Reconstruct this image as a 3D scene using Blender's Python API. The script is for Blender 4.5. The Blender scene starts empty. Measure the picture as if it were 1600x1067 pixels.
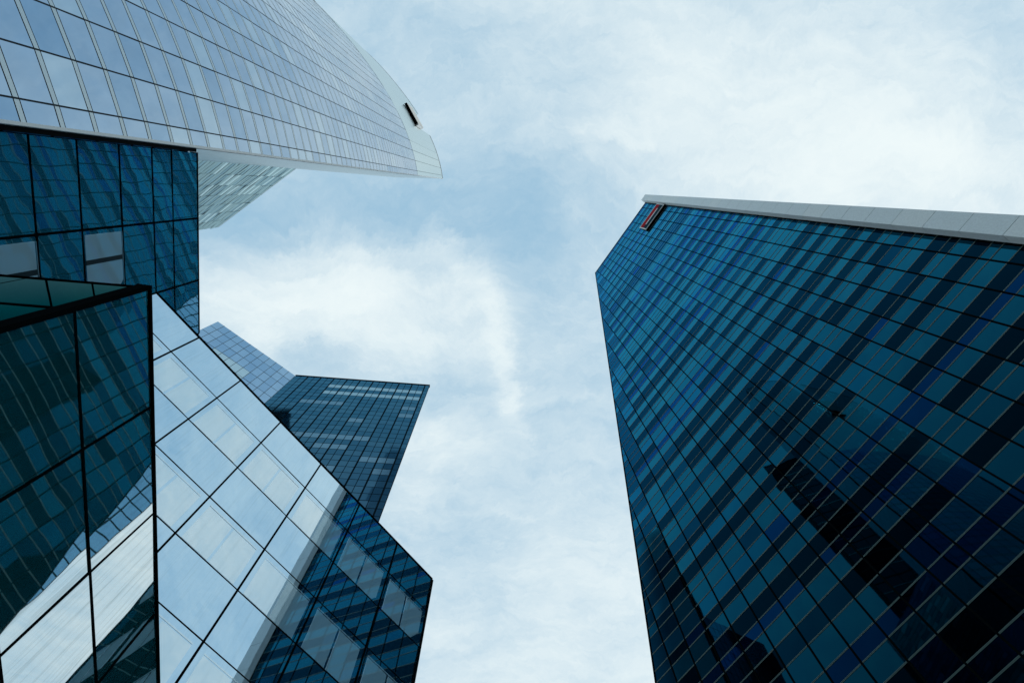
import bpy, bmesh, math, random
from mathutils import Vector, Matrix, Euler

random.seed(7)
R = math.radians
scene = bpy.context.scene
C = scene.collection

# ------------------------------------------------------------------ camera
EYE = 1.6
F_PX, W_PX, H_PX = 860.0, 1600.0, 1067.0
ZEN = (788.0, 292.0)                       # where plumb lines converge in the photograph
Zc = Vector((ZEN[0] - 800.0, -(ZEN[1] - 533.5), -F_PX)).normalized()
Xc = (Vector((1, 0, 0)) - Zc.x * Zc).normalized()
Yc = Zc.cross(Xc)
B3 = Matrix((Xc, Yc, Zc))                  # camera axes -> world axes
cam_data = bpy.data.cameras.new('camera')
cam = bpy.data.objects.new('camera', cam_data)
C.objects.link(cam)
cam_data.sensor_width = 36.0
cam_data.lens = 36.0 * F_PX / W_PX
cam_data.clip_end = 6000.0
cam.matrix_world = Matrix.Translation((0, 0, EYE)) @ B3.to_4x4()
scene.camera = cam


def to_px(p):
    v = B3.transposed() @ (Vector(p) - Vector((0, 0, EYE)))
    if v.z > -0.05:
        return None
    return (800 + F_PX * v.x / -v.z, 533.5 - F_PX * v.y / -v.z)


def plan(u, v):
    """direction of an image point as (x/z, y/z) about the zenith"""
    d = B3 @ Vector((u - 800.0, 533.5 - v, -F_PX))
    return Vector((d.x / d.z, d.y / d.z))


# ------------------------------------------------------------------ light and sky
SUN_AZ, SUN_EL = 40.0, 47.0                # azimuth from +X towards +Y
sun_dir = Vector((math.cos(R(SUN_AZ)) * math.cos(R(SUN_EL)), math.sin(R(SUN_AZ)) * math.cos(R(SUN_EL)), math.sin(R(SUN_EL))))
sd = bpy.data.lights.new('sun', 'SUN')
sd.energy = 2.0
sd.angle = R(2.0)
sd.color = (1.0, 0.98, 0.95)
sun = bpy.data.objects.new('sun', sd)
C.objects.link(sun)
sun.rotation_euler = sun_dir.to_track_quat('Z', 'Y').to_euler()
sun.location = sun_dir * 400

scene.view_settings.view_transform = 'Standard'
scene.view_settings.look = 'None'
scene.view_settings.exposure = 0.0
scene.view_settings.gamma = 1.0
scene.view_settings.use_curve_mapping = False

world = bpy.data.worlds.new('World')
scene.world = world
world.use_nodes = True
wn, wl = world.node_tree.nodes, world.node_tree.links
wn.clear()


def wnode(t, **kw):
    n = wn.new(t)
    for k, v in kw.items():
        setattr(n, k, v)
    return n


def wmath(op, a, b=None, clamp=False):
    n = wn.new('ShaderNodeMath')
    n.operation = op
    n.use_clamp = clamp
    for i, x in enumerate((a, b)):
        if x is None:
            continue
        if isinstance(x, (int, float)):
            n.inputs[i].default_value = x
        else:
            wl.new(x, n.inputs[i])
    return n.outputs[0]


out = wnode('ShaderNodeOutputWorld')
bg = wnode('ShaderNodeBackground')
sky = wnode('ShaderNodeTexSky', sky_type='NISHITA')
sky.sun_disc = False
sky.sun_elevation = R(SUN_EL)
sky.sun_rotation = R(90.0 - SUN_AZ)
sky.air_density = 1.0
sky.dust_density = 0.6
tc = wnode('ShaderNodeTexCoord')
sep = wnode('ShaderNodeSeparateXYZ')
wl.new(tc.outputs['Generated'], sep.inputs[0])
zc = wmath('MAXIMUM', sep.outputs['Z'], 0.12)
px = wmath('DIVIDE', sep.outputs['X'], zc)
py = wmath('DIVIDE', sep.outputs['Y'], zc)
comb = wnode('ShaderNodeCombineXYZ')
wl.new(px, comb.inputs[0])
wl.new(py, comb.inputs[1])


def noise(scale, detail, rough, dist, vec, offs=(0, 0, 0), stretch=(1, 1, 1), rot=0.0):
    m = wnode('ShaderNodeMapping')
    m.inputs['Location'].default_value = offs
    m.inputs['Rotation'].default_value = (0, 0, rot)
    m.inputs['Scale'].default_value = stretch
    wl.new(vec, m.inputs['Vector'])
    n = wnode('ShaderNodeTexNoise')
    n.inputs['Scale'].default_value = scale
    n.inputs['Detail'].default_value = detail
    n.inputs['Roughness'].default_value = rough
    n.inputs['Distortion'].default_value = dist
    wl.new(m.outputs[0], n.inputs['Vector'])
    return n


# clouds drift: warp the cloud layer before the banks are laid out on it
warp = noise(4.0, 6, 0.68, 0.3, comb.outputs[0], (3.1, 1.7, 0))
sub = wnode('ShaderNodeVectorMath', operation='SUBTRACT')
wl.new(warp.outputs['Color'], sub.inputs[0])
sub.inputs[1].default_value = (0.5, 0.5, 0.5)
scl = wnode('ShaderNodeVectorMath', operation='SCALE')
wl.new(sub.outputs[0], scl.inputs[0])
scl.inputs['Scale'].default_value = 0.20
add = wnode('ShaderNodeVectorMath', operation='ADD')
wl.new(comb.outputs[0], add.inputs[0])
wl.new(scl.outputs[0], add.inputs[1])
wsep = wnode('ShaderNodeSeparateXYZ')
wl.new(add.outputs[0], wsep.inputs[0])

BANKS = [  # cloud banks and gaps on the cloud layer: image point, half sizes, turn, amount
    (470, 455, 190, 80, 8, 0.50), (620, 520, 150, 70, 20, 0.30), (715, 435, 70, 30, 48, 0.24),
    (775, 540, 18, 70, -14, 0.30), (800, 620, 16, 60, -4, 0.22), (670, 700, 100, 70, 0, 0.28), (700, 985, 45, 30, 0, 0.2),
    (1400, 210, 330, 170, 10, 0.34), (1415, 222, 85, 26, 18, 0.22), (985, 195, 75, 24, -12, 0.2),
    (1080, 110, 330, 130, 20, 0.16), (930, 1040, 230, 190, 0, 0.36), (1250, 270, 300, 70, 5, 0.18),
    (430, 545, 90, 40, 30, 0.2),
    (600, 325, 200, 60, 10, -0.36), (345, 350, 120, 60, 0, -0.46), (690, 610, 60, 50, 0, -0.22),
    (845, 440, 80, 110, 0, -0.22), (715, 840, 80, 70, 0, -0.2), (860, 290, 150, 60, 0, -0.16),
    (640, 70, 120, 70, 0, -0.16), (480, 570, 60, 40, 0, -0.2), (880, 700, 110, 130, 0, -0.08),
]
acc = None
for (u, v, ru, rv, ang, amt) in BANKS:
    c0 = plan(u, v)
    ca, sa = math.cos(R(ang)), math.sin(R(ang))
    ex = (plan(u + ru * ca, v + ru * sa) - c0)
    ey = (plan(u - rv * sa, v + rv * ca) - c0)
    det = ex.x * ey.y - ex.y * ey.x
    dx = wmath('SUBTRACT', wsep.outputs[0], c0.x)
    dy = wmath('SUBTRACT', wsep.outputs[1], c0.y)
    a = wmath('ADD', wmath('MULTIPLY', dx, ey.y / det), wmath('MULTIPLY', dy, -ey.x / det))
    b = wmath('ADD', wmath('MULTIPLY', dx, -ex.y / det), wmath('MULTIPLY', dy, ex.x / det))
    r2 = wmath('ADD', wmath('MULTIPLY', a, a), wmath('MULTIPLY', b, b))
    g = wmath('MULTIPLY', wmath('EXPONENT', wmath('MULTIPLY', r2, -0.9)), amt)
    acc = g if acc is None else wmath('ADD', acc, g)
n1 = noise(2.3, 6, 0.55, 0.6, comb.outputs[0], (0.4, 2.2, 0), (1, 1.5, 1), 0.5)
n3 = noise(16.0, 6, 0.62, 0.5, add.outputs[0], (1.4, 3.2, 0), (1, 2.6, 1), 0.9)
n2 = noise(7.0, 5, 0.6, 0.8, add.outputs[0], (4.4, 0.2, 0), (1, 2.2, 1), -0.4)
dens = wmath('ADD', wmath('MULTIPLY', wmath('SUBTRACT', n1.outputs['Fac'], 0.5), 0.75), wmath('MULTIPLY', wmath('SUBTRACT', n2.outputs['Fac'], 0.5), 0.42))
dens = wmath('ADD', dens, wmath('MULTIPLY', wmath('SUBTRACT', n3.outputs['Fac'], 0.5), 0.36))
dens = wmath('ADD', wmath('ADD', dens, acc), 0.36 - 0.5)
soft = wnode('ShaderNodeMapRange', interpolation_type='SMOOTHSTEP')   # cover thins out gently at both ends
soft.inputs['From Min'].default_value = -0.72
soft.inputs['From Max'].default_value = 0.62
wl.new(dens, soft.inputs['Value'])
dens = soft.outputs[0]
SKY_STRENGTH = 0.12
hsv = wnode('ShaderNodeMixRGB', blend_type='MULTIPLY')
hsv.inputs[0].default_value = 1.0
wl.new(sky.outputs[0], hsv.inputs[1])
hsv.inputs[2].default_value = (1.0, 1.0, 1.0, 1)
veil = wnode('ShaderNodeMixRGB', blend_type='MIX')      # even thin veil of high haze over the blue
veil.inputs[0].default_value = 0.92
wl.new(hsv.outputs[0], veil.inputs[1])
veil.inputs[2].default_value = (2.75, 4.65, 6.15, 1)
mixc = wnode('ShaderNodeMixRGB', blend_type='MIX')
wl.new(dens, mixc.inputs[0])
wl.new(veil.outputs[0], mixc.inputs[1])
mixc.inputs[2].default_value = (7.2, 7.95, 8.05, 1)     # thin sunlit cloud, in the sky texture's own units
wl.new(mixc.outputs[0], bg.inputs['Color'])
bg.inputs['Strength'].default_value = SKY_STRENGTH
world.cycles.sampling_method = 'NONE'
scene.cycles.max_bounces = 7
scene.cycles.glossy_bounces = 6
scene.cycles.diffuse_bounces = 2
scene.cycles.transparent_max_bounces = 4
scene.cycles.caustics_reflective = False
scene.cycles.caustics_refractive = False
wl.new(bg.outputs[0], out.inputs['Surface'])


# ------------------------------------------------------------------ materials
def new_mat(name):
    m = bpy.data.materials.new(name)
    m.use_nodes = True
    nt = m.node_tree
    nt.nodes.clear()
    o = nt.nodes.new('ShaderNodeOutputMaterial')
    return m, nt.nodes, nt.links, o


def add_wave(N, L, target, wave, scale):
    if wave <= 0:
        return
    geo = N.new('ShaderNodeNewGeometry')
    no = N.new('ShaderNodeTexNoise')
    no.inputs['Scale'].default_value = scale
    no.inputs['Detail'].default_value = 1.5
    no.inputs['Roughness'].default_value = 0.4
    L.new(geo.outputs['Position'], no.inputs['Vector'])
    bu = N.new('ShaderNodeBump')
    bu.inputs['Strength'].default_value = 1.0
    bu.inputs['Distance'].default_value = wave
    L.new(no.outputs['Fac'], bu.inputs['Height'])
    L.new(bu.outputs[0], target.inputs['Normal'])


def coated_glass(name, f0, edge=(1, 1, 1), rough=0.02, wave=0.002, scale=0.5, dirt=0.12):
    """opaque solar-control glass: coloured mirror reflection that whitens towards grazing"""
    m, N, L, o = new_mat(name)
    p = N.new('ShaderNodeBsdfPrincipled')
    p.inputs['Metallic'].default_value = 1.0
    p.inputs['Roughness'].default_value = rough
    p.inputs['Specular Tint'].default_value = (*edge, 1)
    geo = N.new('ShaderNodeNewGeometry')
    no = N.new('ShaderNodeTexNoise')
    no.inputs['Scale'].default_value = 0.9
    no.inputs['Detail'].default_value = 6
    L.new(geo.outputs['Position'], no.inputs['Vector'])
    mx = N.new('ShaderNodeMixRGB')
    mx.inputs[1].default_value = (*[c * (1 - dirt) for c in f0], 1)
    mx.inputs[2].default_value = (*[min(1, c * (1 + dirt)) for c in f0], 1)
    L.new(no.outputs['Fac'], mx.inputs[0])
    L.new(mx.outputs[0], p.inputs['Base Color'])
    add_wave(N, L, p, wave, scale)
    L.new(p.outputs[0], o.inputs['Surface'])
    return m


def tower_glass(name, tint, power, floor=0.006, rough=0.02, wave=0.003, scale=0.45, dirt=0.12):
    """deep-tinted double glazing: reflectance climbs steadily from head-on to grazing"""
    m, N, L, o = new_mat(name)
    g = N.new('ShaderNodeBsdfGlossy')
    g.inputs['Roughness'].default_value = rough
    lw = N.new('ShaderNodeLayerWeight')
    lw.inputs['Blend'].default_value = 0.5
    pw = N.new('ShaderNodeMath')
    pw.operation = 'POWER'
    pw.inputs[1].default_value = power
    L.new(lw.outputs['Facing'], pw.inputs[0])
    ma = N.new('ShaderNodeMath')
    ma.operation = 'MULTIPLY_ADD'
    ma.inputs[1].default_value = 1.0
    ma.inputs[2].default_value = floor
    L.new(pw.outputs[0], ma.inputs[0])
    geo = N.new('ShaderNodeNewGeometry')
    no = N.new('ShaderNodeTexNoise')
    no.inputs['Scale'].default_value = 0.35
    no.inputs['Detail'].default_value = 4
    L.new(geo.outputs['Position'], no.inputs['Vector'])
    mx = N.new('ShaderNodeMixRGB')
    mx.inputs[1].default_value = (*[c * (1 - dirt) for c in tint], 1)
    mx.inputs[2].default_value = (*[c * (1 + dirt) for c in tint], 1)
    L.new(no.outputs['Fac'], mx.inputs[0])
    hue = N.new('ShaderNodeMixRGB')          # bluer seen head-on, greener towards grazing
    b = tint[2]
    hue.inputs[1].default_value = (0.004, min(tint[1], 0.52 * b), b, 1)
    L.new(lw.outputs['Facing'], hue.inputs[0])
    L.new(mx.outputs[0], hue.inputs[2])
    sc = N.new('ShaderNodeVectorMath')
    sc.operation = 'SCALE'
    L.new(hue.outputs[0], sc.inputs[0])
    L.new(ma.outputs[0], sc.inputs['Scale'])
    L.new(sc.outputs[0], g.inputs['Color'])
    add_wave(N, L, g, wave, scale)
    L.new(g.outputs[0], o.inputs['Surface'])
    return m


def blind_glass(name, coat, blind, fac, wave=0.002, scale=0.5, streak=0.0):
    """pane with a white blind pressed behind it: mirror coat over a matt sheet"""
    m, N, L, o = new_mat(name)
    p = N.new('ShaderNodeBsdfPrincipled')
    p.inputs['Metallic'].default_value = 1.0
    p.inputs['Roughness'].default_value = 0.015
    p.inputs['Base Color'].default_value = (*coat, 1)
    if streak > 0:                          # rain streaks running down the pane
        geo = N.new('ShaderNodeNewGeometry')
        mp = N.new('ShaderNodeMapping')
        mp.inputs['Scale'].default_value = (5.0, 5.0, 0.16)
        L.new(geo.outputs['Position'], mp.inputs['Vector'])
        no = N.new('ShaderNodeTexNoise')
        no.inputs['Scale'].default_value = 1.6
        no.inputs['Detail'].default_value = 7
        no.inputs['Roughness'].default_value = 0.7
        L.new(mp.outputs[0], no.inputs['Vector'])
        mr = N.new('ShaderNodeMapRange')
        mr.inputs['From Min'].default_value = 0.50
        mr.inputs['From Max'].default_value = 0.80
        mr.inputs['To Min'].default_value = 0.0
        mr.inputs['To Max'].default_value = streak
        L.new(no.outputs['Fac'], mr.inputs['Value'])
        cm = N.new('ShaderNodeMixRGB')
        cm.inputs[1].default_value = (*coat, 1)
        cm.inputs[2].default_value = (0.25, 0.30, 0.28, 1)
        L.new(mr.outputs[0], cm.inputs[0])
        L.new(cm.outputs[0], p.inputs['Base Color'])
    add_wave(N, L, p, wave, scale)
    d = N.new('ShaderNodeBsdfDiffuse')
    d.inputs['Color'].default_value = (*blind, 1)
    mx = N.new('ShaderNodeMixShader')
    mx.inputs[0].default_value = fac
    L.new(d.outputs[0], mx.inputs[1])
    L.new(p.outputs[0], mx.inputs[2])
    L.new(mx.outputs[0], o.inputs['Surface'])
    return m


def plain(name, col, rough=0.5, metal=0.0, var=0.15, scale=3.0, bump=0.0, spec=0.5):
    m, N, L, o = new_mat(name)
    p = N.new('ShaderNodeBsdfPrincipled')
    p.inputs['Roughness'].default_value = rough
    p.inputs['Metallic'].default_value = metal
    p.inputs['Specular IOR Level'].default_value = spec
    geo = N.new('ShaderNodeNewGeometry')
    no = N.new('ShaderNodeTexNoise')
    no.inputs['Scale'].default_value = scale
    no.inputs['Detail'].default_value = 8
    no.inputs['Roughness'].default_value = 0.65
    L.new(geo.outputs['Position'], no.inputs['Vector'])
    mx = N.new('ShaderNodeMixRGB')
    mx.inputs[1].default_value = (*[c * (1 - var) for c in col], 1)
    mx.inputs[2].default_value = (*[min(1, c * (1 + var)) for c in col], 1)
    L.new(no.outputs['Fac'], mx.inputs[0])
    L.new(mx.outputs[0], p.inputs['Base Color'])
    if bump > 0:
        bu = N.new('ShaderNodeBump')
        bu.inputs['Distance'].default_value = bump
        L.new(no.outputs['Fac'], bu.inputs['Height'])
        L.new(bu.outputs[0], p.inputs['Normal'])
    L.new(p.outputs[0], o.inputs['Surface'])
    return m


M = {}
M['black'] = plain('black_frame', (0.003, 0.005, 0.006), 0.9, spec=0.0)
M['core'] = plain('dark_core', (0.008, 0.012, 0.015), 0.8, spec=0.1)
M['interior'] = plain('dark_interior', (0.012, 0.03, 0.04), 0.8, spec=0.1)
M['blind'] = plain('white_blind', (0.78, 0.82, 0.80), 0.8, var=0.05, scale=6)
M['blind_edge'] = plain('blind_rail', (0.70, 0.82, 0.84), 0.4, var=0.05)
M['roofing'] = plain('roof_membrane', (0.30, 0.31, 0.31), 0.9)
M['granite'] = plain('grey_granite', (0.72, 0.80, 0.82), 0.75, var=0.22, scale=5.0, bump=0.01)
M['granite_light'] = plain('grey_granite_light', (0.76, 0.83, 0.84), 0.75, var=0.22, scale=5.0, bump=0.01)
M['steel'] = plain('pale_metal', (0.50, 0.53, 0.53), 0.35, metal=0.3, var=0.08)
M['trim'] = plain('pale_trim', (0.62, 0.66, 0.66), 0.4, metal=0.2, var=0.06)
EDGE_R = (0.32, 0.80, 0.95)
M['r_steel'] = plain('tower_transom_metal', (0.09, 0.155, 0.15), 0.5, var=0.08)
M['r_dark'] = tower_glass('tower_glass_dark', (0.03, 0.31, 0.64), 3.6, 0.006)
M['r_dark2'] = tower_glass('tower_glass_dark_blue', (0.03, 0.31, 0.64), 2.6, 0.010)
M['r_blue'] = tower_glass('tower_glass_blue', (0.02, 0.25, 0.82), 2.4, 0.008)
M['r_sky'] = tower_glass('tower_glass_blind_blue', (0.05, 0.52, 0.94), 2.2, 0.012)
M['r_teal'] = tower_glass('tower_glass_teal', (0.06, 0.58, 0.86), 2.3, 0.018)
M['r_teal2'] = tower_glass('tower_glass_teal_light', (0.08, 0.66, 0.93), 2.3, 0.018)
M['a_glass'] = coated_glass('curved_tower_glass', (0.31, 0.43, 0.56), (1, 1, 1), 0.02, 0.0025, 0.4)
M['a_glass2'] = coated_glass('curved_tower_glass_pale', (0.38, 0.50, 0.60), (1, 1, 1), 0.03, 0.0025, 0.4)
M['a_glass3'] = coated_glass('curved_tower_glass_deep', (0.26, 0.39, 0.53), (1, 1, 1), 0.02, 0.0025, 0.4)
M['a_crown'] = coated_glass('crown_glass', (0.62, 0.70, 0.70), (0.95, 0.98, 0.97), 0.25, 0.0, 0.4, 0.04)
M['d_spandrel'] = blind_glass('slant_block_glass', (0.56, 0.74, 0.86), (0.01, 0.08, 0.11), 0.92, 0.004, 0.33, 0.22)
M['d_pane'] = blind_glass('slant_block_blind_pane', (0.92, 0.99, 1.0), (0.42, 0.76, 0.96), 0.64, 0.004, 0.33, 0.25)
M['c_spandrel'] = blind_glass('joined_block_glass', (0.66, 0.88, 1.0), (0.015, 0.25, 0.36), 0.70, 0.007, 0.5)
M['c_pane'] = blind_glass('joined_block_blind_pane', (0.70, 0.90, 1.0), (0.42, 0.70, 0.84), 0.42, 0.006, 0.5)
M['b_glass'] = blind_glass('low_block_glass', (0.94, 1.0, 1.0), (0.01, 0.25, 0.31), 0.80, 0.005, 0.45, 0.65)
M['b_pane'] = blind_glass('low_block_blind_pane', (0.80, 1.0, 1.0), (0.03, 0.05, 0.055), 0.62, 0.006, 0.33)
M['t_dark'] = coated_glass('far_tower_glass', (0.048, 0.112, 0.172), (0.5, 0.75, 0.9), 0.05, 0.002, 0.5)
M['t_dark2'] = coated_glass('far_tower_glass_deep', (0.036, 0.092, 0.15), (0.5, 0.75, 0.9), 0.05, 0.002, 0.5)
M['t_blind'] = coated_glass('far_tower_blind', (0.12, 0.22, 0.30), (0.6, 0.8, 0.9), 0.15, 0.0)
M['t_white'] = coated_glass('far_tower_louvre', (0.24, 0.40, 0.48), (0.8, 0.9, 0.95), 0.25, 0.0)
M['t_pale'] = coated_glass('far_tower_pale_glass', (0.32, 0.47, 0.62), (0.9, 1, 1), 0.06, 0.002, 0.5)
M['t_pale2'] = coated_glass('far_tower_pale_glass_deep', (0.27, 0.42, 0.58), (0.9, 1, 1), 0.06, 0.002, 0.5)
M['t_pale3'] = coated_glass('far_tower_pale_glass_whiter', (0.50, 0.62, 0.66), (0.9, 1, 1), 0.1, 0.0)  # whiter panes of the pale face
M['t_body'] = plain('far_tower_side_wall', (0.34, 0.46, 0.54), 0.5)
M['t_line'] = plain('far_tower_joint', (0.010, 0.022, 0.032), 0.9, spec=0.0)
M['t_line_pale'] = plain('far_tower_pale_joint', (0.10, 0.16, 0.20), 0.5)
M['f_panel'] = coated_glass('rear_wing_panel', (0.42, 0.56, 0.58), (0.9, 1, 1), 0.45, 0.0, 0.4, 0.1)
M['f_wall'] = plain('rear_wing_wall', (0.55, 0.62, 0.64), 0.6)
M['f_light'] = coated_glass('rear_wing_panel_light', (0.72, 0.86, 0.87), (0.9, 1, 1), 0.45, 0.0)
M['f_dark'] = coated_glass('rear_wing_window', (0.22, 0.36, 0.43), (0.9, 1, 1), 0.4, 0.0)
M['f_mid'] = coated_glass('rear_wing_window_mid', (0.30, 0.45, 0.51), (0.9, 1, 1), 0.4, 0.0)
M['q_glass'] = coated_glass('hidden_tower_glass', (0.16, 0.33, 0.48), (0.9, 1, 1), 0.04, 0.0)
M['sign_red'] = plain('sign_red', (0.36, 0.03, 0.04), 0.9, spec=0.0, var=0.05)
M['sign_black'] = plain('sign_black', (0.02, 0.05, 0.07), 0.9, spec=0.0, var=0.05)
M['sign_white'] = plain('sign_white', (0.8, 0.8, 0.8), 0.9, spec=0.0, var=0.03)
M['sign_cream'] = plain('sign_cream', (0.80, 0.76, 0.68), 0.5, var=0.03)


def paving():
    m, N, L, o = new_mat('plaza_paving')
    p = N.new('ShaderNodeBsdfPrincipled')
    p.inputs['Roughness'].default_value = 0.8
    geo = N.new('ShaderNodeNewGeometry')
    br = N.new('ShaderNodeTexBrick')
    br.inputs['Scale'].default_value = 0.8
    br.inputs['Color1'].default_value = (0.22, 0.22, 0.21, 1)
    br.inputs['Color2'].default_value = (0.27, 0.27, 0.26, 1)
    br.inputs['Mortar'].default_value = (0.10, 0.10, 0.10, 1)
    L.new(geo.outputs['Position'], br.inputs['Vector'])
    L.new(br.outputs['Color'], p.inputs['Base Color'])
    L.new(p.outputs[0], o.inputs['Surface'])
    return m


M['paving'] = paving()
M['body_glass'] = coated_glass('side_wall_glass', (0.26, 0.38, 0.48), (1, 1, 1), 0.05, 0.004, 0.33, 0.2)


# ------------------------------------------------------------------ builders
def link(name, mesh, parent=None):
    o = bpy.data.objects.new(name, mesh)
    C.objects.link(o)
    if parent is not None:
        o.parent = parent
        if parent.parent is None:          # a part's own mesh already lies in world coordinates
            o.matrix_parent_inverse = Matrix.Translation(-parent.location)
    return o


def thing(name, label, cat, loc, group=None):
    o = bpy.data.objects.new(name, None)
    C.objects.link(o)
    o.location = loc
    o['label'] = label
    o['category'] = cat
    if group:
        o['group'] = group
    return o


class Frame:
    """a vertical wall: s runs along it, h is height above the eye, off is out of the wall towards the viewer"""
    def __init__(self, origin, d):
        self.o = Vector((origin[0], origin[1]))
        self.d = Vector(d).normalized()
        self.n = Vector((self.d.y, -self.d.x))
        if self.n.dot(self.o) > 0:
            self.n = -self.n

    def pt(self, s, h, off=0.0):
        q = self.o + self.d * s + self.n * off
        return Vector((q.x, q.y, h + EYE))

    def matrix(self, s, h, off):
        p = self.pt(s, h, off)
        m = Matrix(((self.d.x, self.n.x, 0, p.x), (self.d.y, self.n.y, 0, p.y), (0, 0, 1, p.z), (0, 0, 0, 1)))
        return m


class MB:
    def __init__(self):
        self.v, self.f, self.mi, self.mats = [], [], [], []

    def slot(self, mat):
        if mat not in self.mats:
            self.mats.append(mat)
        return self.mats.index(mat)

    def prism(self, front, back, mat):
        """two matching outlines"""
        k, b = len(front), len(self.v)
        self.v += [tuple(p) for p in front] + [tuple(p) for p in back]
        i = self.slot(mat)
        self.f.append(tuple(range(b, b + k)))
        self.f.append(tuple(range(b + 2 * k - 1, b + k - 1, -1)))
        for j in range(k):
            j2 = (j + 1) % k
            self.f.append((b + j, b + k + j, b + k + j2, b + j2))
        self.mi += [i] * (k + 2)

    def box(self, fr, s0, s1, h0, h1, o0, o1, mat):
        self.prism([fr.pt(s0, h0, o1), fr.pt(s1, h0, o1), fr.pt(s1, h1, o1), fr.pt(s0, h1, o1)],
                   [fr.pt(s0, h0, o0), fr.pt(s1, h0, o0), fr.pt(s1, h1, o0), fr.pt(s0, h1, o0)], mat)

    def mesh(self, name):
        me = bpy.data.meshes.new(name)
        me.from_pydata(self.v, [], self.f)
        for m in self.mats:
            me.materials.append(m)
        for p, i in zip(me.polygons, self.mi):
            p.material_index = i
        bm = bmesh.new()
        bm.from_mesh(me)
        bmesh.ops.recalc_face_normals(bm, faces=bm.faces)
        bm.to_mesh(me)
        bm.free()
        return me

    def build(self, name, parent=None):
        return link(name, self.mesh(name), parent)


_cache = {}


def unit_box(w, h, t, mat):
    key = (round(w, 3), round(h, 3), round(t, 3), mat.name)
    if key in _cache:
        return _cache[key]
    mb = MB()
    x, z = w / 2, h / 2
    mb.prism([(-x, t / 2, -z), (x, t / 2, -z), (x, t / 2, z), (-x, t / 2, z)],
             [(-x, -t / 2, -z), (x, -t / 2, -z), (x, -t / 2, z), (-x, -t / 2, z)], mat)
    me = mb.mesh('panel_mesh')
    _cache[key] = me
    return me


def put_box(name, fr, s0, s1, h0, h1, o0, o1, mat, parent, tilt=0.0):
    me = unit_box(s1 - s0, h1 - h0, o1 - o0, mat)
    o = link(name, me, parent)
    m = fr.matrix((s0 + s1) / 2, (h0 + h1) / 2, (o0 + o1) / 2)
    if tilt:
        m = m @ Euler((random.gauss(0, tilt), 0, random.gauss(0, tilt))).to_matrix().to_4x4()
    o.matrix_basis = m
    return o


def px_area(pts):
    q = [to_px(p) for p in pts]
    if any(p is None for p in q):
        return -1.0
    a = 0.0
    for i in range(len(q)):
        x0, y0 = q[i]
        x1, y1 = q[(i + 1) % len(q)]
        a += x0 * y1 - x1 * y0
    cx = sum(p[0] for p in q) / len(q)
    cy = sum(p[1] for p in q) / len(q)
    if not (-40 < cx < 1640 and -40 < cy < 1107):
        return -1.0
    return abs(a) / 2


def lay_panels(panels, parent, name, limit, rest_name, tilt=0.0, t=0.04):
    """panels: (frame, polygon in (s,h), offset of the front, material, shape is a rectangle). Largest in view become parts."""
    scored = []
    for i, (fr, poly, off, mat) in enumerate(panels):
        scored.append((px_area([fr.pt(s, h, off) for s, h in poly]), i))
    scored.sort(reverse=True)
    solo = {i for a, i in scored[:limit] if a > 12}
    rest = MB()
    for i, (fr, poly, off, mat) in enumerate(panels):
        ss = [p[0] for p in poly]
        hh = [p[1] for p in poly]
        rect = len(poly) == 4 and abs((max(ss) - min(ss)) * (max(hh) - min(hh)) - abs(sum(poly[k][0] * poly[(k + 1) % 4][1] - poly[(k + 1) % 4][0] * poly[k][1] for k in range(4))) / 2) < 1e-4
        if i in solo and rect:
            put_box(name, fr, min(ss), max(ss), min(hh), max(hh), off - t, off, mat, parent, tilt)
        else:
            dst = MB() if i in solo else rest
            k1, k2 = (random.gauss(0, tilt), random.gauss(0, tilt)) if tilt else (0, 0)
            cs, ch = sum(ss) / len(ss), sum(hh) / len(hh)
            dst.prism([fr.pt(s, h, off + (s - cs) * k1 + (h - ch) * k2) for s, h in poly], [fr.pt(s, h, off - t + (s - cs) * k1 + (h - ch) * k2) for s, h in poly], mat)
            if i in solo:
                dst.build(name, parent)
    if rest.v:
        o = rest.build(rest_name, parent)
        o['kind'] = 'stuff'


def clip(poly, a, b, c):
    """keep a*s + b*h >= c"""
    outp = []
    for i in range(len(poly)):
        p, q = poly[i], poly[(i + 1) % len(poly)]
        dp, dq = a * p[0] + b * p[1] - c, a * q[0] + b * q[1] - c
        if dp >= 0:
            outp.append(p)
        if dp * dq < 0:
            t = dp / (dp - dq)
            outp.append((p[0] + (q[0] - p[0]) * t, p[1] + (q[1] - p[1]) * t))
    return outp


def prism_body(name, ring, h0, h1, mat, parent):
    mb = MB()
    mb.prism([(p[0], p[1], h1 + EYE) for p in ring], [(p[0], p[1], h0 + EYE) for p in ring], mat)
    return mb.build(name, parent)


# ------------------------------------------------------------------ ground
gm = MB()
gm.prism([(-1500, -1500, 0), (1500, -1500, 0), (1500, 1500, 0), (-1500, 1500, 0)], [(-1500, -1500, -0.5), (1500, -1500, -0.5), (1500, 1500, -0.5), (-1500, 1500, -0.5)], M['paving'])
ground = gm.build('ground')
ground['kind'] = 'structure'
G = -EYE                                    # ground level in wall heights

# ------------------------------------------------------------------ the dark blue tower on the right
HR = 180.0
Rf = Frame((29.791, 27.364), (0.55913, -0.82908))
S_RIGHT = 27.2
L_A = (1.0 - 0.2478) * HR / (0.1442 * HR)   # the left edge leans: s = -(HR - h) / L_A


def r_left(h):
    return -(HR - h) / L_A


tower = thing('office_tower', 'tall dark blue glass tower with a leaning left edge and a grey stone fin', 'tower', Rf.pt(5, G, -10))
mb = MB()
bx, by = 34.0 * math.cos(R(20)), 34.0 * math.sin(R(20))
front = [Rf.pt(r_left(G) + 0.1, G, -0.10), Rf.pt(S_RIGHT, G, -0.10), Rf.pt(S_RIGHT, HR - 0.05, -0.10), Rf.pt(0.1, HR - 0.05, -0.10)]
mb.prism(front, [p + Vector((bx, by, 0)) for p in front], M['core'])
mb.build('wall', tower)

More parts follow.
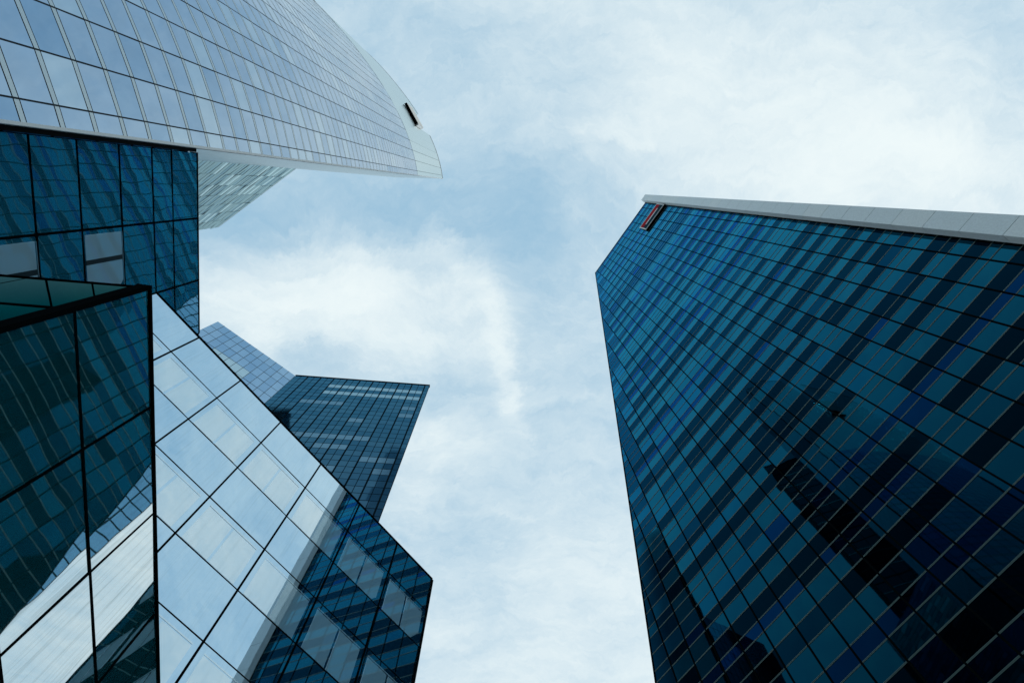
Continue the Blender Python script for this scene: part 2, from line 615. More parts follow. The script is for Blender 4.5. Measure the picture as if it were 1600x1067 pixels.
rows = []                                   # (bottom, top, kind)
h = 40.8
pat = [(1.22, 'narrow'), (1.86, 'teal'), (1.86, 'dark')]
z = 39.58
up = []
k = 0
seq = [('narrow', 1.20), ('dark', 1.86), ('teal', 1.86)]
while z < HR - 0.4:
    kind, dh = seq[k % 3]
    z1 = min(z + dh, HR)
    if HR - z1 < 0.5:
        z1 = HR
    up.append((z, z1, kind))
    z = z1
    k += 1
low = []
z = 39.58
for kind, dh in [('teal', 1.9), ('dark', 1.95), ('teal', 2.42), ('narrow', 1.5), ('teal', 2.0), ('dark', 2.42), ('narrow', 1.55), ('teal', 2.0), ('dark', 2.4), ('narrow', 1.5), ('teal', 2.0), ('dark', 2.4), ('narrow', 1.5), ('dark', 2.4), ('teal', 2.4), ('dark', 2.4), ('teal', 2.4), ('dark', 2.4), ('teal', 2.6)]:
    if z - dh < G + 0.2:
        break
    low.append((z - dh, z, kind))
    z -= dh
low.append((G, z, 'dark'))
rows = low[::-1] + up

BAY = 2.70
bays = [-1.7 + BAY * i for i in range(-14, 12)]
bays = [b for b in bays if b < S_RIGHT - 0.5] + [S_RIGHT]
panels = []
for ri, (z0, z1, kind) in enumerate(rows):
    state = random.random()
    swap = 0.06 if kind == 'narrow' else (0.10 if z0 > 100 else 0.26)
    for bi in range(len(bays) - 1):
        s0, s1 = bays[bi] + 0.07, bays[bi + 1] - 0.07
        poly = [(s0, z0 + 0.045), (s1, z0 + 0.045), (s1, z1 - 0.045), (s0, z1 - 0.045)]
        poly = clip(poly, 1.0, -1.0 / L_A, -HR / L_A + 0.06)
        if len(poly) < 3:
            continue
        if random.random() < swap:
            state = random.random()
        jit = random.random()
        edge_bay = min(p[0] for p in poly) < r_left((z0 + z1) / 2) + 2.0
        if kind == 'dark':
            key = 'r_dark' if state < 0.72 else ('r_dark2' if state < 0.88 else ('r_sky' if state < 0.95 else 'r_teal'))
        elif kind == 'narrow':
            key = 'r_blue' if state < 0.40 else ('r_dark2' if state < 0.55 else ('r_teal' if state < 0.9 else 'r_dark'))
        else:
            key = 'r_teal' if state < 0.50 else ('r_teal2' if state < 0.86 else ('r_sky' if state < 0.96 else 'r_dark2'))
        if jit < (0.02 if z0 > 100 else 0.06):
            key = random.choice(['r_dark', 'r_teal2', 'r_blue'])
        if edge_bay:
            key = 'r_dark2' if random.random() < 0.8 else 'r_sky'
        panels.append((Rf, poly, 0.0, M[key]))
lay_panels(panels, tower, 'glass_panel', 300, 'upper_glass_panels', tilt=0.0022)
for b in bays[:-1]:
    # a joint starts where the bay leaves the leaning edge
    htop = HR + b * L_A - 0.8 * L_A if b < 0.8 else HR
    if htop < G + 2:
        continue
    mb = MB()
    mb.box(Rf, b - 0.075, b + 0.075, G, min(HR, htop), -0.09, 0.05, M['black'])
    mb.build('mullion', tower)
for (z0, z1, kind) in rows[1:]:
    mb = MB()
    s0 = r_left(z0) + 0.05
    mb.box(Rf, s0, S_RIGHT, z0 - 0.056, z0 - 0.020, -0.05, 0.03, M['r_steel'])
    mb.box(Rf, s0, S_RIGHT, z0 + 0.020, z0 + 0.056, -0.05, 0.03, M['r_steel'])
    mb.build('transom', tower)
mb = MB()                                   # leaning edge trim
mb.prism([Rf.pt(r_left(G), G, 0.07), Rf.pt(r_left(G) + 0.16, G, 0.07), Rf.pt(0.16, HR, 0.07), Rf.pt(0, HR, 0.07)],
         [Rf.pt(r_left(G), G, -0.3), Rf.pt(r_left(G) + 0.16, G, -0.3), Rf.pt(0.16, HR, -0.3), Rf.pt(0, HR, -0.3)], M['black'])
mb.build('edge_trim', tower)
mb = MB()
mb.box(Rf, 0.0, S_RIGHT, HR, HR + 0.18, -0.6, 0.10, M['black'])
mb.build('roof_edge', tower)
# stone fin, one slab per storey
FIN_E, FIN_W, FIN_TOP = 1.2, 2.12, 182.3
mb = MB()
mb.box(Rf, S_RIGHT + 0.06, S_RIGHT + FIN_W - 0.04, G, FIN_TOP - 0.05, -3.0, FIN_E - 0.06, M['core'])
mb.build('fin_core', tower)
mb = MB()
mb.box(Rf, S_RIGHT - 0.25, S_RIGHT - 0.005, G, HR, -0.09, 0.03, M['black'])
mb.build('shadow_gap', tower)
zz = 58.55
joints = [zz]
while joints[-1] > G + 5:
    joints.append(joints[-1] - 4.88)
joints = joints[::-1]
while joints[-1] < FIN_TOP - 5:
    joints.append(joints[-1] + 4.88)
joints = [G] + joints + [FIN_TOP]
for i in range(len(joints) - 1):
    if joints[i + 1] - joints[i] < 0.3:
        continue
    mat = M['granite'] if random.random() < 0.6 else M['granite_light']
    put_box('stone_slab', Rf, S_RIGHT, S_RIGHT + FIN_W, joints[i] + 0.03, joints[i + 1] - 0.03, -3.0, FIN_E, mat, tower)

# logo sign near the top of the tower
sign = thing('logo_sign', 'square red and black logo sign with white bar near the dark tower top', 'sign', Rf.pt(23, 160, 0.5))
SX0, SX1, SH0, SH1, SO = 18.6, 27.0, 156.8, 164.2, 0.6
mb = MB()
mb.box(Rf, SX0, SX1, SH0, SH1, 0.08, SO - 0.1, M['black'])
mb.build('box', sign)
mb = MB()
fw = 0.3
for (a0, a1, b0, b1) in ((SX0, SX1, SH0, SH0 + fw), (SX0, SX1, SH1 - fw, SH1), (SX0, SX0 + fw, SH0 + fw, SH1 - fw), (SX1 - fw, SX1, SH0 + fw, SH1 - fw)):
    mb.box(Rf, a0, a1, b0, b1, SO - 0.1, SO + 0.05, M['steel'])
mb.build('frame', sign)
hm = (SH0 + SH1) / 2
mb = MB()
mb.box(Rf, SX0 + fw, SX1 - fw, hm + 0.25, SH1 - fw, SO - 0.1, SO, M['sign_red'])
mb.build('red_field', sign)
mb = MB()
mb.box(Rf, SX0 + fw, SX1 - fw, SH0 + fw, hm + 0.25, SO - 0.1, SO - 0.02, M['sign_black'])
mb.build('black_field', sign)
mb = MB()
mb.box(Rf, SX0 + 1.5, SX1 - 1.5, hm - 0.30, hm + 0.30, SO - 0.02, SO + 0.03, M['sign_white'])
mb.build('white_bar', sign)

# ------------------------------------------------------------------ the curved pale tower, upper left
M['a_band'] = plain('pale_band_metal', (0.50, 0.60, 0.64), 0.3, metal=0.5, var=0.05)
M['a_joint'] = plain('curved_tower_joint', (0.012, 0.022, 0.03), 0.6, spec=0.1)
HA, HCR, HNOTCH = 160.0, 114.3, 142.9
HEAD = [(0, -94.9), (3, -100.6), (6, -105.9), (9, -110.8), (12, -115.1), (15, -119), (18, -122.3), (21, -125.1), (24, -127.4), (27, -129.3), (30, -131.3), (33, -133.7), (36, -136.4), (40, -141), (50, -158), (60, -178), (75, -205)]


def heading(s):
    for i in range(len(HEAD) - 1):
        if s <= HEAD[i + 1][0]:
            t = (s - HEAD[i][0]) / (HEAD[i + 1][0] - HEAD[i][0])
            return HEAD[i][1] * (1 - t) + HEAD[i + 1][1] * t
    return HEAD[-1][1]


curve_pts = [(0.0, Vector((-17.17, -2.10)))]
while curve_pts[-1][0] < 74:
    s, p = curve_pts[-1]
    a = R(heading(s + 0.05))
    curve_pts.append((s + 0.1, p + Vector((math.cos(a), math.sin(a))) * 0.1))


def on_curve(s):
    i = min(int(s / 0.1), len(curve_pts) - 2)
    t = (s - curve_pts[i][0]) / 0.1
    return curve_pts[i][1].lerp(curve_pts[i + 1][1], t)


A_BAY = 1.97
bays_a = [0.0, 0.92]
while bays_a[-1] < 62:
    bays_a.append(bays_a[-1] + A_BAY)
knots = [on_curve(s) for s in bays_a]
ctower = thing('curved_tower', 'pale blue glass tower with a convex curved facade and white crown', 'tower', (knots[5].x - 10, knots[5].y, 0))
A_BACK = Vector((-29.9, -2.46))
ring = [k for k in knots]
cen = sum(ring, Vector((0, 0))) / len(ring)


def inset(p, q, d):
    e = (q - p).normalized()
    nrm = Vector((e.y, -e.x))
    if nrm.dot(p) > 0:
        nrm = -nrm
    return nrm * -d


mbc = []
for i, p in enumerate(knots):
    q = knots[min(i + 1, len(knots) - 1)]
    pp = knots[max(i - 1, 0)]
    mbc.append(p + inset(pp, q, 0.12))
core_ring = [Vector((x.x, x.y)) for x in mbc] + [Vector((mbc[-1].x - 4, mbc[-1].y + 22)), A_BACK + Vector((0, -1.0)), A_BACK + Vector((0.3, -0.12))]
core_ring[0] = core_ring[0] + Vector((-0.05, -0.06))
prism_body('wall', core_ring, G, HCR, M['core'], ctower)
crown_core = [Vector((x.x, x.y)) for x in mbc]
frames_a = [Frame(knots[i], knots[i + 1] - knots[i]) for i in range(len(knots) - 1)]
for fr in frames_a:
    pass
LIP, PER = 0.31, 1.832
hz = [21.30 + PER * i for i in range(-12, 60)]
hz = [v for v in hz if G + 0.5 < v < HCR - 0.5]
panels = []
hz_all = [G] + hz + [HCR]
for bi, fr in enumerate(frames_a):
    w = (knots[bi + 1] - knots[bi]).length
    # keep normals pointing away from the tower's middle beyond the visible bend
    if fr.n.dot(knots[bi] - cen) < 0:
        fr.n = -fr.n
    for ri in range(len(hz_all) - 1):
        z0 = hz_all[ri] + (LIP / 2 if ri else 0)
        z1 = hz_all[ri + 1] - (LIP / 2 if ri < len(hz_all) - 2 else 0)
        r = random.random()
        mat = M['a_glass'] if r < 0.62 else (M['a_glass2'] if r < 0.82 else M['a_glass3'])
        panels.append((fr, [(0.03, z0), (w - 0.03, z0), (w - 0.03, z1), (0.03, z1)], 0.0, mat))
lay_panels(panels, ctower, 'glass_panel', 300, 'upper_glass_panels', tilt=0.0025)


def ribbon(name, pts, frames, h0, h1, o0, o1, mat, parent):
    """a band that follows the bays round the curve"""
    mb = MB()
    for i, fr in enumerate(frames):
        w = (pts[i + 1] - pts[i]).length
        mb.prism([fr.pt(0, h0, o1), fr.pt(w, h0, o1), fr.pt(w, h1, o1), fr.pt(0, h1, o1)],
                 [fr.pt(0, h0, o0), fr.pt(w, h0, o0), fr.pt(w, h1, o0), fr.pt(0, h1, o0)], mat)
    return mb.build(name, parent)


for v in hz:
    b = ribbon('spandrel_band', knots, frames_a, v - LIP / 2 + 0.045, v + LIP / 2 - 0.045, -0.08, 0.005, M['a_band'], ctower)
    ribbon('gasket', knots, frames_a, v - LIP / 2 + 0.004, v + LIP / 2 - 0.004, -0.10, -0.005, M['black'], b)
for i in range(1, len(knots) - 1):
    fr = frames_a[i]
    mb = MB()
    mb.box(fr, -0.034, 0.034, G, HCR, -0.1, 0.008, M['a_joint'])
    mb.build('mullion', ctower)
# white crown: bays again, with a slot where the sign sits
S_N0, S_N1 = 11.9, 18.0
crown_s = [0.0, 0.92, 2.89, 4.86, 6.83, 8.8, 10.4, S_N0, 15.0, S_N1, 20.0, 22, 24, 26, 28, 30, 32, 34, 36, 38, 41, 44, 47, 50, 53, 56, 59, 62]
crown_p = [on_curve(s) for s in crown_s]
for i in range(len(crown_p) - 1):
    fr = Frame(crown_p[i], crown_p[i + 1] - crown_p[i])
    if fr.n.dot(crown_p[i] - cen) < 0:
        fr.n = -fr.n
    w = (crown_p[i + 1] - crown_p[i]).length
    top = HNOTCH if S_N0 - 0.01 <= crown_s[i] < S_N1 - 0.01 else HA
    mb = MB()
    g = 0.03 if i < 4 else 0.0
    mb.box(fr, g, w - g + 0.0, HCR + 0.01, top, -0.35, 0.02 + 0.004 * (i % 2), M['a_crown'])
    mb.build('crown_panel', ctower)
for (sa, sb, tp) in ((0.0, S_N0, HA), (S_N0, S_N1, HNOTCH), (S_N1, 62.0, HA)):
    ss = [sa + (sb - sa) * t / 24 for t in range(25)]
    pts = [on_curve(s) for s in ss]
    frs = []
    for i in range(24):
        fr = Frame(pts[i], pts[i + 1] - pts[i])
        if fr.n.dot(pts[i] - cen) < 0:
            fr.n = -fr.n
        frs.append(fr)
    ribbon('coping', pts, frs, tp, tp + 0.25, -0.45, 0.08, M['trim'], ctower)
# corner trim and the return wall seen edge-on below it
fr = Frame(knots[0], A_BACK - knots[0])
if fr.n.y < 0:
    fr.n = -fr.n
side_len = (A_BACK - knots[0]).length
mb = MB()
mb.prism([(knots[0].x + 0.10, knots[0].y + 0.02, G + EYE), (knots[0].x + 0.10, knots[0].y + 0.02, HA + EYE), (knots[0].x - 0.16, knots[0].y + 0.02, HA + EYE), (knots[0].x - 0.16, knots[0].y + 0.02, G + EYE)],
         [(knots[0].x + 0.08, knots[0].y - 0.11, G + EYE), (knots[0].x + 0.08, knots[0].y - 0.11, HA + EYE), (knots[0].x - 0.16, knots[0].y - 0.11, HA + EYE), (knots[0].x - 0.16, knots[0].y - 0.11, G + EYE)], M['trim'])
mb.build('corner_trim', ctower)
M['a_side'] = coated_glass('return_wall_glass', (0.34, 0.44, 0.50), (0.95, 1, 1), 0.32, 0.0, 0.6, 0.3)
hs = [G] + [G + 3.66 * i for i in range(1, 44)]
hs = [v for v in hs if v < HA - 2] + [HA]
for i in range(len(hs) - 1):
    put_box('return_panel', fr, 0.9, side_len, hs[i] + 0.02, hs[i + 1] - 0.02, -0.10, -0.02, M['a_side'], ctower)
mb = MB()
mb.box(fr, 0.17, 0.88, G, HA, -0.12, -0.03, M['black'])
mb.build('return_reveal', ctower)  # shade on the return beside the block, put in as black

# sign standing in the slot of the crown
p0, p1 = on_curve(S_N0 - 0.2), on_curve(S_N1 - 0.4)
sf = Frame(p0, p1 - p0)
sw = (p1 - p0).length
csign = thing('roof_sign', 'pale sign box with black underside in the notch of the curved tower crown', 'sign', sf.pt(sw / 2, 134, 0.6))
mb = MB()
mb.box(sf, 0.3, sw - 0.5, 135.4, 136.0, 0.15, 0.72, M['black'])
mb.build('base', csign)
mb = MB()
mb.box(sf, 0.3, sw - 0.5, 136.0, 143.6, 0.2, 0.75, M['sign_cream'])
mb.build('face', csign)
mb = MB()
mb.box(sf, 0.0, 0.28, 135.0, 143.2, 0.1, 0.7, M['trim'])
mb.build('bracket', csign)

# ------------------------------------------------------------------ slanting-line glass block, lower centre left (D)
HD = 30.0
Df = Frame((-17.144, 8.135), (0.60921, 0.79301))
dv = [-3.19, 0.0, 3.23, 6.50, 9.95, 13.42, 16.93, 20.36]
dh = [30.0, 27.3, 24.58, 21.93, 19.27, 16.6, 13.9, 11.2, 8.5, 5.8, 3.1, G]
dblock = thing('glass_block', 'mirror glass block with diagonal black joints, window blinds and sharp right corner', 'building', Df.pt(9, G, -3))


def window_wall(root, fr, vs, hs, window_rows, spandrel, clear, window_cols=None, vw=0.07, hw=0.045, tilt=0.0, depth=0.34, splits=2, blind_gap=(0.28, 0.30, 0.42, 0.05), pane=None):
    """rows of mirror panels; window rows are see-through with blinds standing behind them"""
    for ri in range(len(hs) - 1):
        top, bot = hs[ri], hs[ri + 1]
        for ci in range(len(vs) - 1):
            s0, s1 = vs[ci], vs[ci + 1]
            iswin = ri in window_rows and (window_cols is None or ci in window_cols)
            mat = clear if iswin else spandrel
            o = put_box('glass_panel', fr, s0 + vw * 0.6, s1 - vw * 0.6, bot + hw * 0.6, top - hw * 0.6, -0.03, 0.0, mat, root, tilt)
            if iswin:
                gl, gr, gt, gb = blind_gap
                a0, a1, b0, b1 = s0 + gl, s1 - gr, bot + gb, top - gt
                wdt = (a1 - a0) / splits
                for k in range(splits):
                    c0 = a0 + wdt * k + (0.06 if k else 0)
                    c1 = a0 + wdt * (k + 1) - (0.06 if k < splits - 1 else 0)
                    put_box('window_pane', fr, c0, c1, b0, b1, -0.01, 0.006, pane, root, tilt * 0.5)
                put_box('blind_rail', fr, a0, a1, b1 + 0.05, b1 + 0.11, -0.01, 0.008, pane, root)


window_wall(dblock, Df, dv, dh, (1, 3, 5, 7, 9), M['d_spandrel'], M['d_spandrel'], tilt=0.0016, pane=M['d_pane'])
for v in dv[1:-1]:
    mb = MB()
    mb.box(Df, v - 0.04, v + 0.04, G, HD, -0.06, 0.035, M['black'])
    mb.build('mullion', dblock)
for v in dh[1:-1]:
    mb = MB()
    mb.box(Df, dv[0], dv[-1], v - 0.022, v + 0.022, -0.06, 0.014, M['black'])
    mb.build('transom', dblock)
mb = MB()
mb.box(Df, dv[0], dv[-1], HD, HD + 0.10, -0.4, 0.04, M['black'])
mb.build('roof_edge', dblock)
mb = MB()
mb.box(Df, dv[-1] - 0.03, dv[-1] + 0.10, G, HD, -0.4, 0.04, M['black'])
mb.build('corner_post', dblock)
back = Vector((-7.0, 3.5))
mb = MB()
o0, o1 = Df.pt(dv[0] + 0.1, 0, -0.62), Df.pt(dv[-1] - 0.02, 0, -0.62)
ringd = [Vector((o0.x, o0.y)), Vector((o1.x, o1.y)), Vector((o1.x, o1.y)) + back, Vector((o0.x, o0.y)) + back]
prism_body('wall', ringd, G, HD - 0.02, M['body_glass'], dblock)

# ------------------------------------------------------------------ block joined behind it (C)
HC = 34.3
Cf = Frame((-17.987, -2.127), (-0.1413, 0.98997))
cvv = [0.20, 4.0, 7.8, 11.25]
chh = [34.3, 31.75, 30.0, 27.5, 24.85, 22.4, 19.9, 17.4, 14.9, 12.4, 9.9, 7.4, 4.9, 2.4, G]
cblock = thing('joined_glass_block', 'dark blue glass block wedged between curved tower and the mirror block', 'building', Cf.pt(5, G, -3))
window_wall(cblock, Cf, cvv, chh, (3, 5, 7, 9), M['c_spandrel'], M['c_spandrel'], pane=M['c_pane'], window_cols=(1,), tilt=0.0022, splits=1, blind_gap=(0.25, 0.35, 0.12, 0.12))
for ri in (3, 5, 7, 9):
    for fz in (0.36, 0.86):
        s = cvv[1] + (cvv[2] - cvv[1]) * fz
        put_box('window_bar', Cf, s, s + 0.22, chh[ri + 1] + 0.1, chh[ri] - 0.1, -0.01, 0.014, M['interior'], cblock)
for v in cvv[1:-1]:
    mb = MB()
    mb.box(Cf, v - 0.05, v + 0.05, G, HC, -0.06, 0.03, M['black'])
    mb.build('mullion', cblock)
for v in chh[1:-1]:
    mb = MB()
    mb.box(Cf, cvv[0], cvv[-1], v - 0.04, v + 0.04, -0.06, 0.02, M['black'])
    mb.build('transom', cblock)
mb = MB()
mb.box(Cf, cvv[0], cvv[-1], HC, HC + 0.08, -0.4, 0.03, M['black'])
mb.build('roof_edge', cblock)
mb = MB()
mb.box(Cf, cvv[-1] - 0.02, cvv[-1] + 0.06, G, HC, -0.4, 0.03, M['black'])
mb.build('corner_post', cblock)
mb = MB()
mb.box(Cf, -0.1, 0.18, G, HC, -0.45, -0.02, M['core'])
mb.build('shadow_gap', cblock)  # dark strip standing in for the shade between tower and block
o0, o1 = Cf.pt(0.1, 0, -0.5), Cf.pt(cvv[-1] - 0.02, 0, -0.5)
cb = Vector((-9.0, 0.3))
ringc = [Vector((o0.x, o0.y)), Vector((o1.x, o1.y)), Vector((o1.x, o1.y)) + cb, Vector((o0.x, o0.y)) + cb]
prism_body('wall', ringc, G, HC - 0.02, M['body_glass'], cblock)

# ------------------------------------------------------------------ low teal block, left foreground (B)
HB = 14.2
Bf = Frame((-9.210, 2.518), (-0.1528, 0.98826))
bv = [0.0, 3.33, 6.68, 10.2, 13.55]
bh = [14.2, 11.64, 9.1, 6.5, 3.95, 1.4, G]
bblock = thing('low_glass_block', 'low teal glass block in front with tall mirror panes and black corner', 'building', Bf.pt(6, G, -3))
window_wall(bblock, Bf, bv, bh, (), M['b_glass'], M['b_glass'], pane=M['b_pane'], tilt=0.0035, splits=1, blind_gap=(0.5, 0.6, 0.45, 0.4))
for v in bv[1:-1]:
    mb = MB()
    mb.box(Bf, v - 0.028, v + 0.028, G, HB, -0.06, 0.02, M['black'])
    mb.build('mullion', bblock)
for v in bh[1:-1]:
    mb = MB()
    mb.box(Bf, 0, bv[-1], v - 0.035, v + 0.035, -0.06, 0.018, M['black'])
    mb.build('transom', bblock)
mb = MB()
mb.box(Bf, -0.06, bv[-1], HB, HB + 0.07, -0.3, 0.05, M['black'])
mb.build('roof_edge', bblock)
mb = MB()
mb.box(Bf, -0.07, 0.05, G, HB, -0.25, 0.04, M['black'])
mb.build('corner_post', bblock)
Bs = Frame((-9.23, 2.513), (-0.9962, -0.0869))
Bs.n = Vector((0.0869, -0.9962))
blen = 9.2
bsv = [0.12, 3.0, 6.0, blen]
M['b_side'] = coated_glass('low_block_side_glass', (0.02, 0.045, 0.05), (0.26, 0.38, 0.38), 0.01, 0.004, 0.33, 0.05)
for ri in range(len(bh) - 1):
    for ci in range(3):
        put_box('side_panel', Bs, bsv[ci] + 0.03, bsv[ci + 1] - 0.03, bh[ri + 1] + 0.03, bh[ri] - 0.03, -0.03, 0.0, M['b_side'], bblock, 0.002)
for v in bh[1:-1]:
    mb = MB()
    mb.box(Bs, 0.2, blen, v - 0.035, v + 0.035, -0.06, 0.018, M['black'])
    mb.build('side_transom', bblock)
mb = MB()
mb.box(Bs, 0.3, blen, HB, HB + 0.05, -0.3, 0.03, M['black'])
mb.build('side_roof_edge', bblock)
q0 = Bf.pt(0.12, 0, -0.5)
q1 = Bf.pt(bv[-1], 0, -0.5)
q2 = Bs.pt(blen, 0, -0.1)
q1b = q1 + Vector((-3.0, -2.5, 0))
ringb = [Vector((q0.x, q0.y)), Vector((q1.x, q1.y)), Vector((q1b.x, q1b.y)), Vector((q2.x, q2.y + 0.3))]
prism_body('wall', ringb, G, HB - 0.02, M['body_glass'], bblock)

# ------------------------------------------------------------------ far two-toned tower behind the mirror block (T)
HT = 110.0
ta, tb, tcn = Vector((-0.532, 0.240)) * HT, Vector((-0.4004, 0.3470)) * HT, Vector((-0.145, 0.3684)) * HT
ttower = thing('far_tower', 'distant tower with one pale face and one dark blue gridded face', 'tower', (tb.x, tb.y + 8, 0))
T2 = Frame(tb, tcn - tb)
T1 = Frame(ta, tb - ta)
w2, w1 = (tcn - tb).length, (tb - ta).length
HLOW = 20.0
ringt = [ta + T1.n * -0.1, tb + (T1.n + T2.n) * -0.06, tcn + T2.n * -0.1, tcn + Vector((-8, 16)), ta + Vector((-6, 14))]
prism_body('wall', ringt, G, HT - 0.05, M['t_body'], ttower)
mb = MB()
mb.box(T2, 0.02, w2 - 0.02, G, HT - 0.06, -0.09, -0.05, M['t_line'])
mb.build('joint_backing', ttower)
v2 = [w2 * i / 10.35 for i in range(0, 11)] + [w2]
PERT = 1.72
rows_t = [HT]
while rows_t[-1] - PERT > G:
    rows_t.append(rows_t[-1] - PERT)
rows_t.append(G)
panels = []
for ri in range(len(rows_t) - 1):
    blind_row = random.random()  # sets how many blinds this row gets
    run = random.random()
    for ci in range(len(v2) - 1):
        if random.random() < 0.6:
            run = random.random()
        mat = M['t_dark'] if random.random() < 0.5 else M['t_dark2']
        if ri % 2 and ri > 6 and run < 0.10 + 0.40 * blind_row and ci < 10:
            mat = M['t_blind']
        if ri in (2, 4) and 3 <= ci <= 9:
            mat = M['t_white']
        panels.append((T2, [(v2[ci] + 0.09, rows_t[ri + 1] + 0.06), (v2[ci + 1] - 0.09, rows_t[ri + 1] + 0.06), (v2[ci + 1] - 0.09, rows_t[ri] - 0.06), (v2[ci] + 0.09, rows_t[ri] - 0.06)], 0.0, mat))
lay_panels(panels, ttower, 'glass_panel', 300, 'lower_glass_panels', tilt=0.003)
for v in v2[1:-1]:
    mb = MB()
    mb.box(T2, v - 0.12, v + 0.12, G, HT, -0.08, 0.03, M['t_line'])
    mb.build('mullion', ttower)
for i in range(len(v2) - 2):
    v = (v2[i] + v2[i + 1]) / 2
    mb = MB()
    mb.box(T2, v - 0.045, v + 0.045, G, HT, -0.08, 0.02, M['t_line'])
    mb.build('slim_mullion', ttower)
v1 = [w1 * i / 12 for i in range(13)]
rows_p = [HT - 3.1 * i for i in range(0, 36)]
rows_p = [v for v in rows_p if v > G + 1] + [G]
panels = []
for ri in range(len(rows_p) - 1):
    for ci in range(12):
        r = random.random()
        mat = M['t_pale'] if r < 0.6 else M['t_pale2']
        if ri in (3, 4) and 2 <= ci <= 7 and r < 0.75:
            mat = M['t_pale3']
        panels.append((T1, [(v1[ci] + 0.04, rows_p[ri + 1] + 0.06), (v1[ci + 1] - 0.04, rows_p[ri + 1] + 0.06), (v1[ci + 1] - 0.04, rows_p[ri] - 0.06), (v1[ci] + 0.04, rows_p[ri] - 0.06)], 0.0, mat))
lay_panels(panels, ttower, 'pale_glass_panel', 200, 'lower_pale_panels', tilt=0.004)
for v in v1[1:-1]:
    mb = MB()
    mb.box(T1, v - 0.05, v + 0.04, G, HT, -0.08, 0.015, M['t_line_pale'])
    mb.build('pale_mullion', ttower)
mb = MB()
mb.box(T2, 0, w2, HT, HT + 0.3, -0.5, 0.1, M['t_line'])
mb.build('roof_edge', ttower)

# ------------------------------------------------------------------ pale panelled wing behind the curved tower (F)
HF = 90.0
fa, fb = plan(340, 355.6) * HF, plan(465.7, 260.8) * HF
fdir = (fb - fa).normalized()
wing = thing('rear_wing', 'pale grey panelled tower wing peeping out below the curved tower', 'building', (fa.x - 4, fa.y - 4, 0))
Ff = Frame(fa, fdir)
flen = (fb - fa).length + 3.0
rf = [fa + Ff.n * -0.15, fa + fdir * flen + Ff.n * -0.15, fa + fdir * flen - Ff.n * 12, fa - Ff.n * 12]
prism_body('wall', rf, G, HF - 0.05, M['f_wall'], wing)
panels = []
FP = 0.85
nrow = int((HF - 25) / FP)
FB = 2.3
ncol = int(flen / FB)
for ri in range(nrow):
    z1 = HF - FP * ri
    z0 = z1 - FP
    run = 0
    for ci in range(ncol):
        s0, s1 = ci * FB, (ci + 1) * FB
        r = random.random()
        if ci == 0 or ri == 0:
            mat = M['f_panel']
        elif ri % 2 == 0:
            mat = M['f_panel'] if r < 0.92 else M['f_light']
        else:
            mat = M['f_dark'] if r < 0.34 else (M['f_mid'] if r < 0.68 else (M['f_light'] if r < 0.86 else M['f_panel']))
        panels.append((Ff, [(s0 + 0.03, z0 + 0.05), (s1 - 0.03, z0 + 0.05), (s1 - 0.03, z1 - 0.05), (s0 + 0.03, z1 - 0.05)], 0.0 if ri % 2 else 0.015, mat))
lay_panels(panels, wing, 'facade_panel', 300, 'facade_panels', tilt=0.02)
mb = MB()
mb.box(Ff, 0, flen, HF, HF + 0.25, -0.6, 0.0, M['trim'])
mb.build('roof_edge', wing)

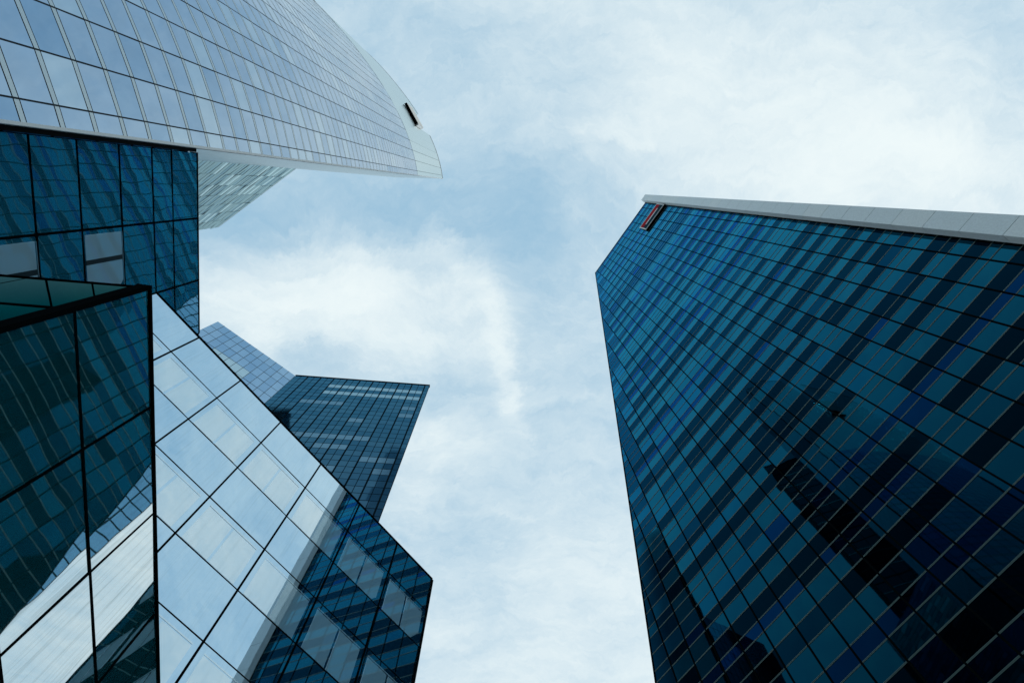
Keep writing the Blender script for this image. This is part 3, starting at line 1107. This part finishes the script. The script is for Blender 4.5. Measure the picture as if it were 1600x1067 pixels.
# ------------------------------------------------------------------ tower standing behind the dark tower, seen only mirrored in the low blocks (Q)
qk = Vector((46.5, 98.4))
qd = Vector((0.78, -0.62)).normalized()
Qf = Frame(qk, qd)
qtower = thing('mirrored_tower', 'light blue gridded tower seen mirrored in the low teal block', 'tower', (qk.x + 15, qk.y, 0))
HQ, HQ2, QW, QS = 202.0, 246.0, 48.0, 12.0
rq = [qk + Qf.n * -0.1, qk + qd * QS + Qf.n * -0.1, qk + qd * QS - Qf.n * 25, qk - Qf.n * 25]
prism_body('wall', rq, G, HQ, M['core'], qtower)
rq = [qk + qd * QS + Qf.n * -0.1, qk + qd * QW + Qf.n * -0.1, qk + qd * QW - Qf.n * 25, qk + qd * QS - Qf.n * 25]
prism_body('upper_wall', rq, G, HQ2, M['core'], qtower)
qb, qr = 4.0, 3.9
panels = []
for ci in range(int(QW / qb)):
    for ri in range(int((HQ if ci * qb < QS else HQ2) / qr)):
        panels.append((Qf, [(ci * qb + 0.22, ri * qr + 0.22), (ci * qb + qb - 0.22, ri * qr + 0.22), (ci * qb + qb - 0.22, ri * qr + qr - 0.22), (ci * qb + 0.22, ri * qr + qr - 0.22)], 0.0, M['q_glass']))
lay_panels(panels, qtower, 'glass_panel', 0, 'glass_panels')

# ------------------------------------------------------------------ unseen near-black tower added behind the curved one to darken the right tower's reflection (X)
Xf = Frame((-75.0, -12.0), (0.0, -1.0))
xtower = thing('added_dark_tower', 'unseen near-black tower added for the dark shape mirrored in the right tower', 'tower', (-80, -40, 0))
XH, XW = 200.0, 36.0
M['x_glass'] = coated_glass('added_dark_tower_glass', (0.035, 0.075, 0.090), (0.4, 0.5, 0.55), 0.12, 0.0)
M['x_line'] = plain('added_dark_tower_band', (0.35, 0.42, 0.42), 0.5)
rx = [Vector((-75.1, -12.1)), Vector((-75.1, -12.0 - XW + 0.1)), Vector((-84, -12.0 - XW + 0.1)), Vector((-84, -14.0))]
prism_body('wall', rx, G, XH, M['core'], xtower)
panels = []
for ci in range(int(XW / 4.0)):
    for ri in range(int(XH / 3.9)):
        panels.append((Xf, [(ci * 4 + 0.1, ri * 3.9 + 0.25), (ci * 4 + 3.9, ri * 3.9 + 0.25), (ci * 4 + 3.9, ri * 3.9 + 3.65), (ci * 4 + 0.1, ri * 3.9 + 3.65)], 0.0, M['x_glass']))
lay_panels(panels, xtower, 'glass_panel', 0, 'glass_panels')
for ri in range(1, int(XH / 3.9), 2):
    mb = MB()
    mb.box(Xf, 0, XW, ri * 3.9 - 0.12, ri * 3.9 + 0.12, -0.05, 0.12, M['x_line'])
    mb.build('floor_band', xtower)  # pale bands added to streak the dark reflection
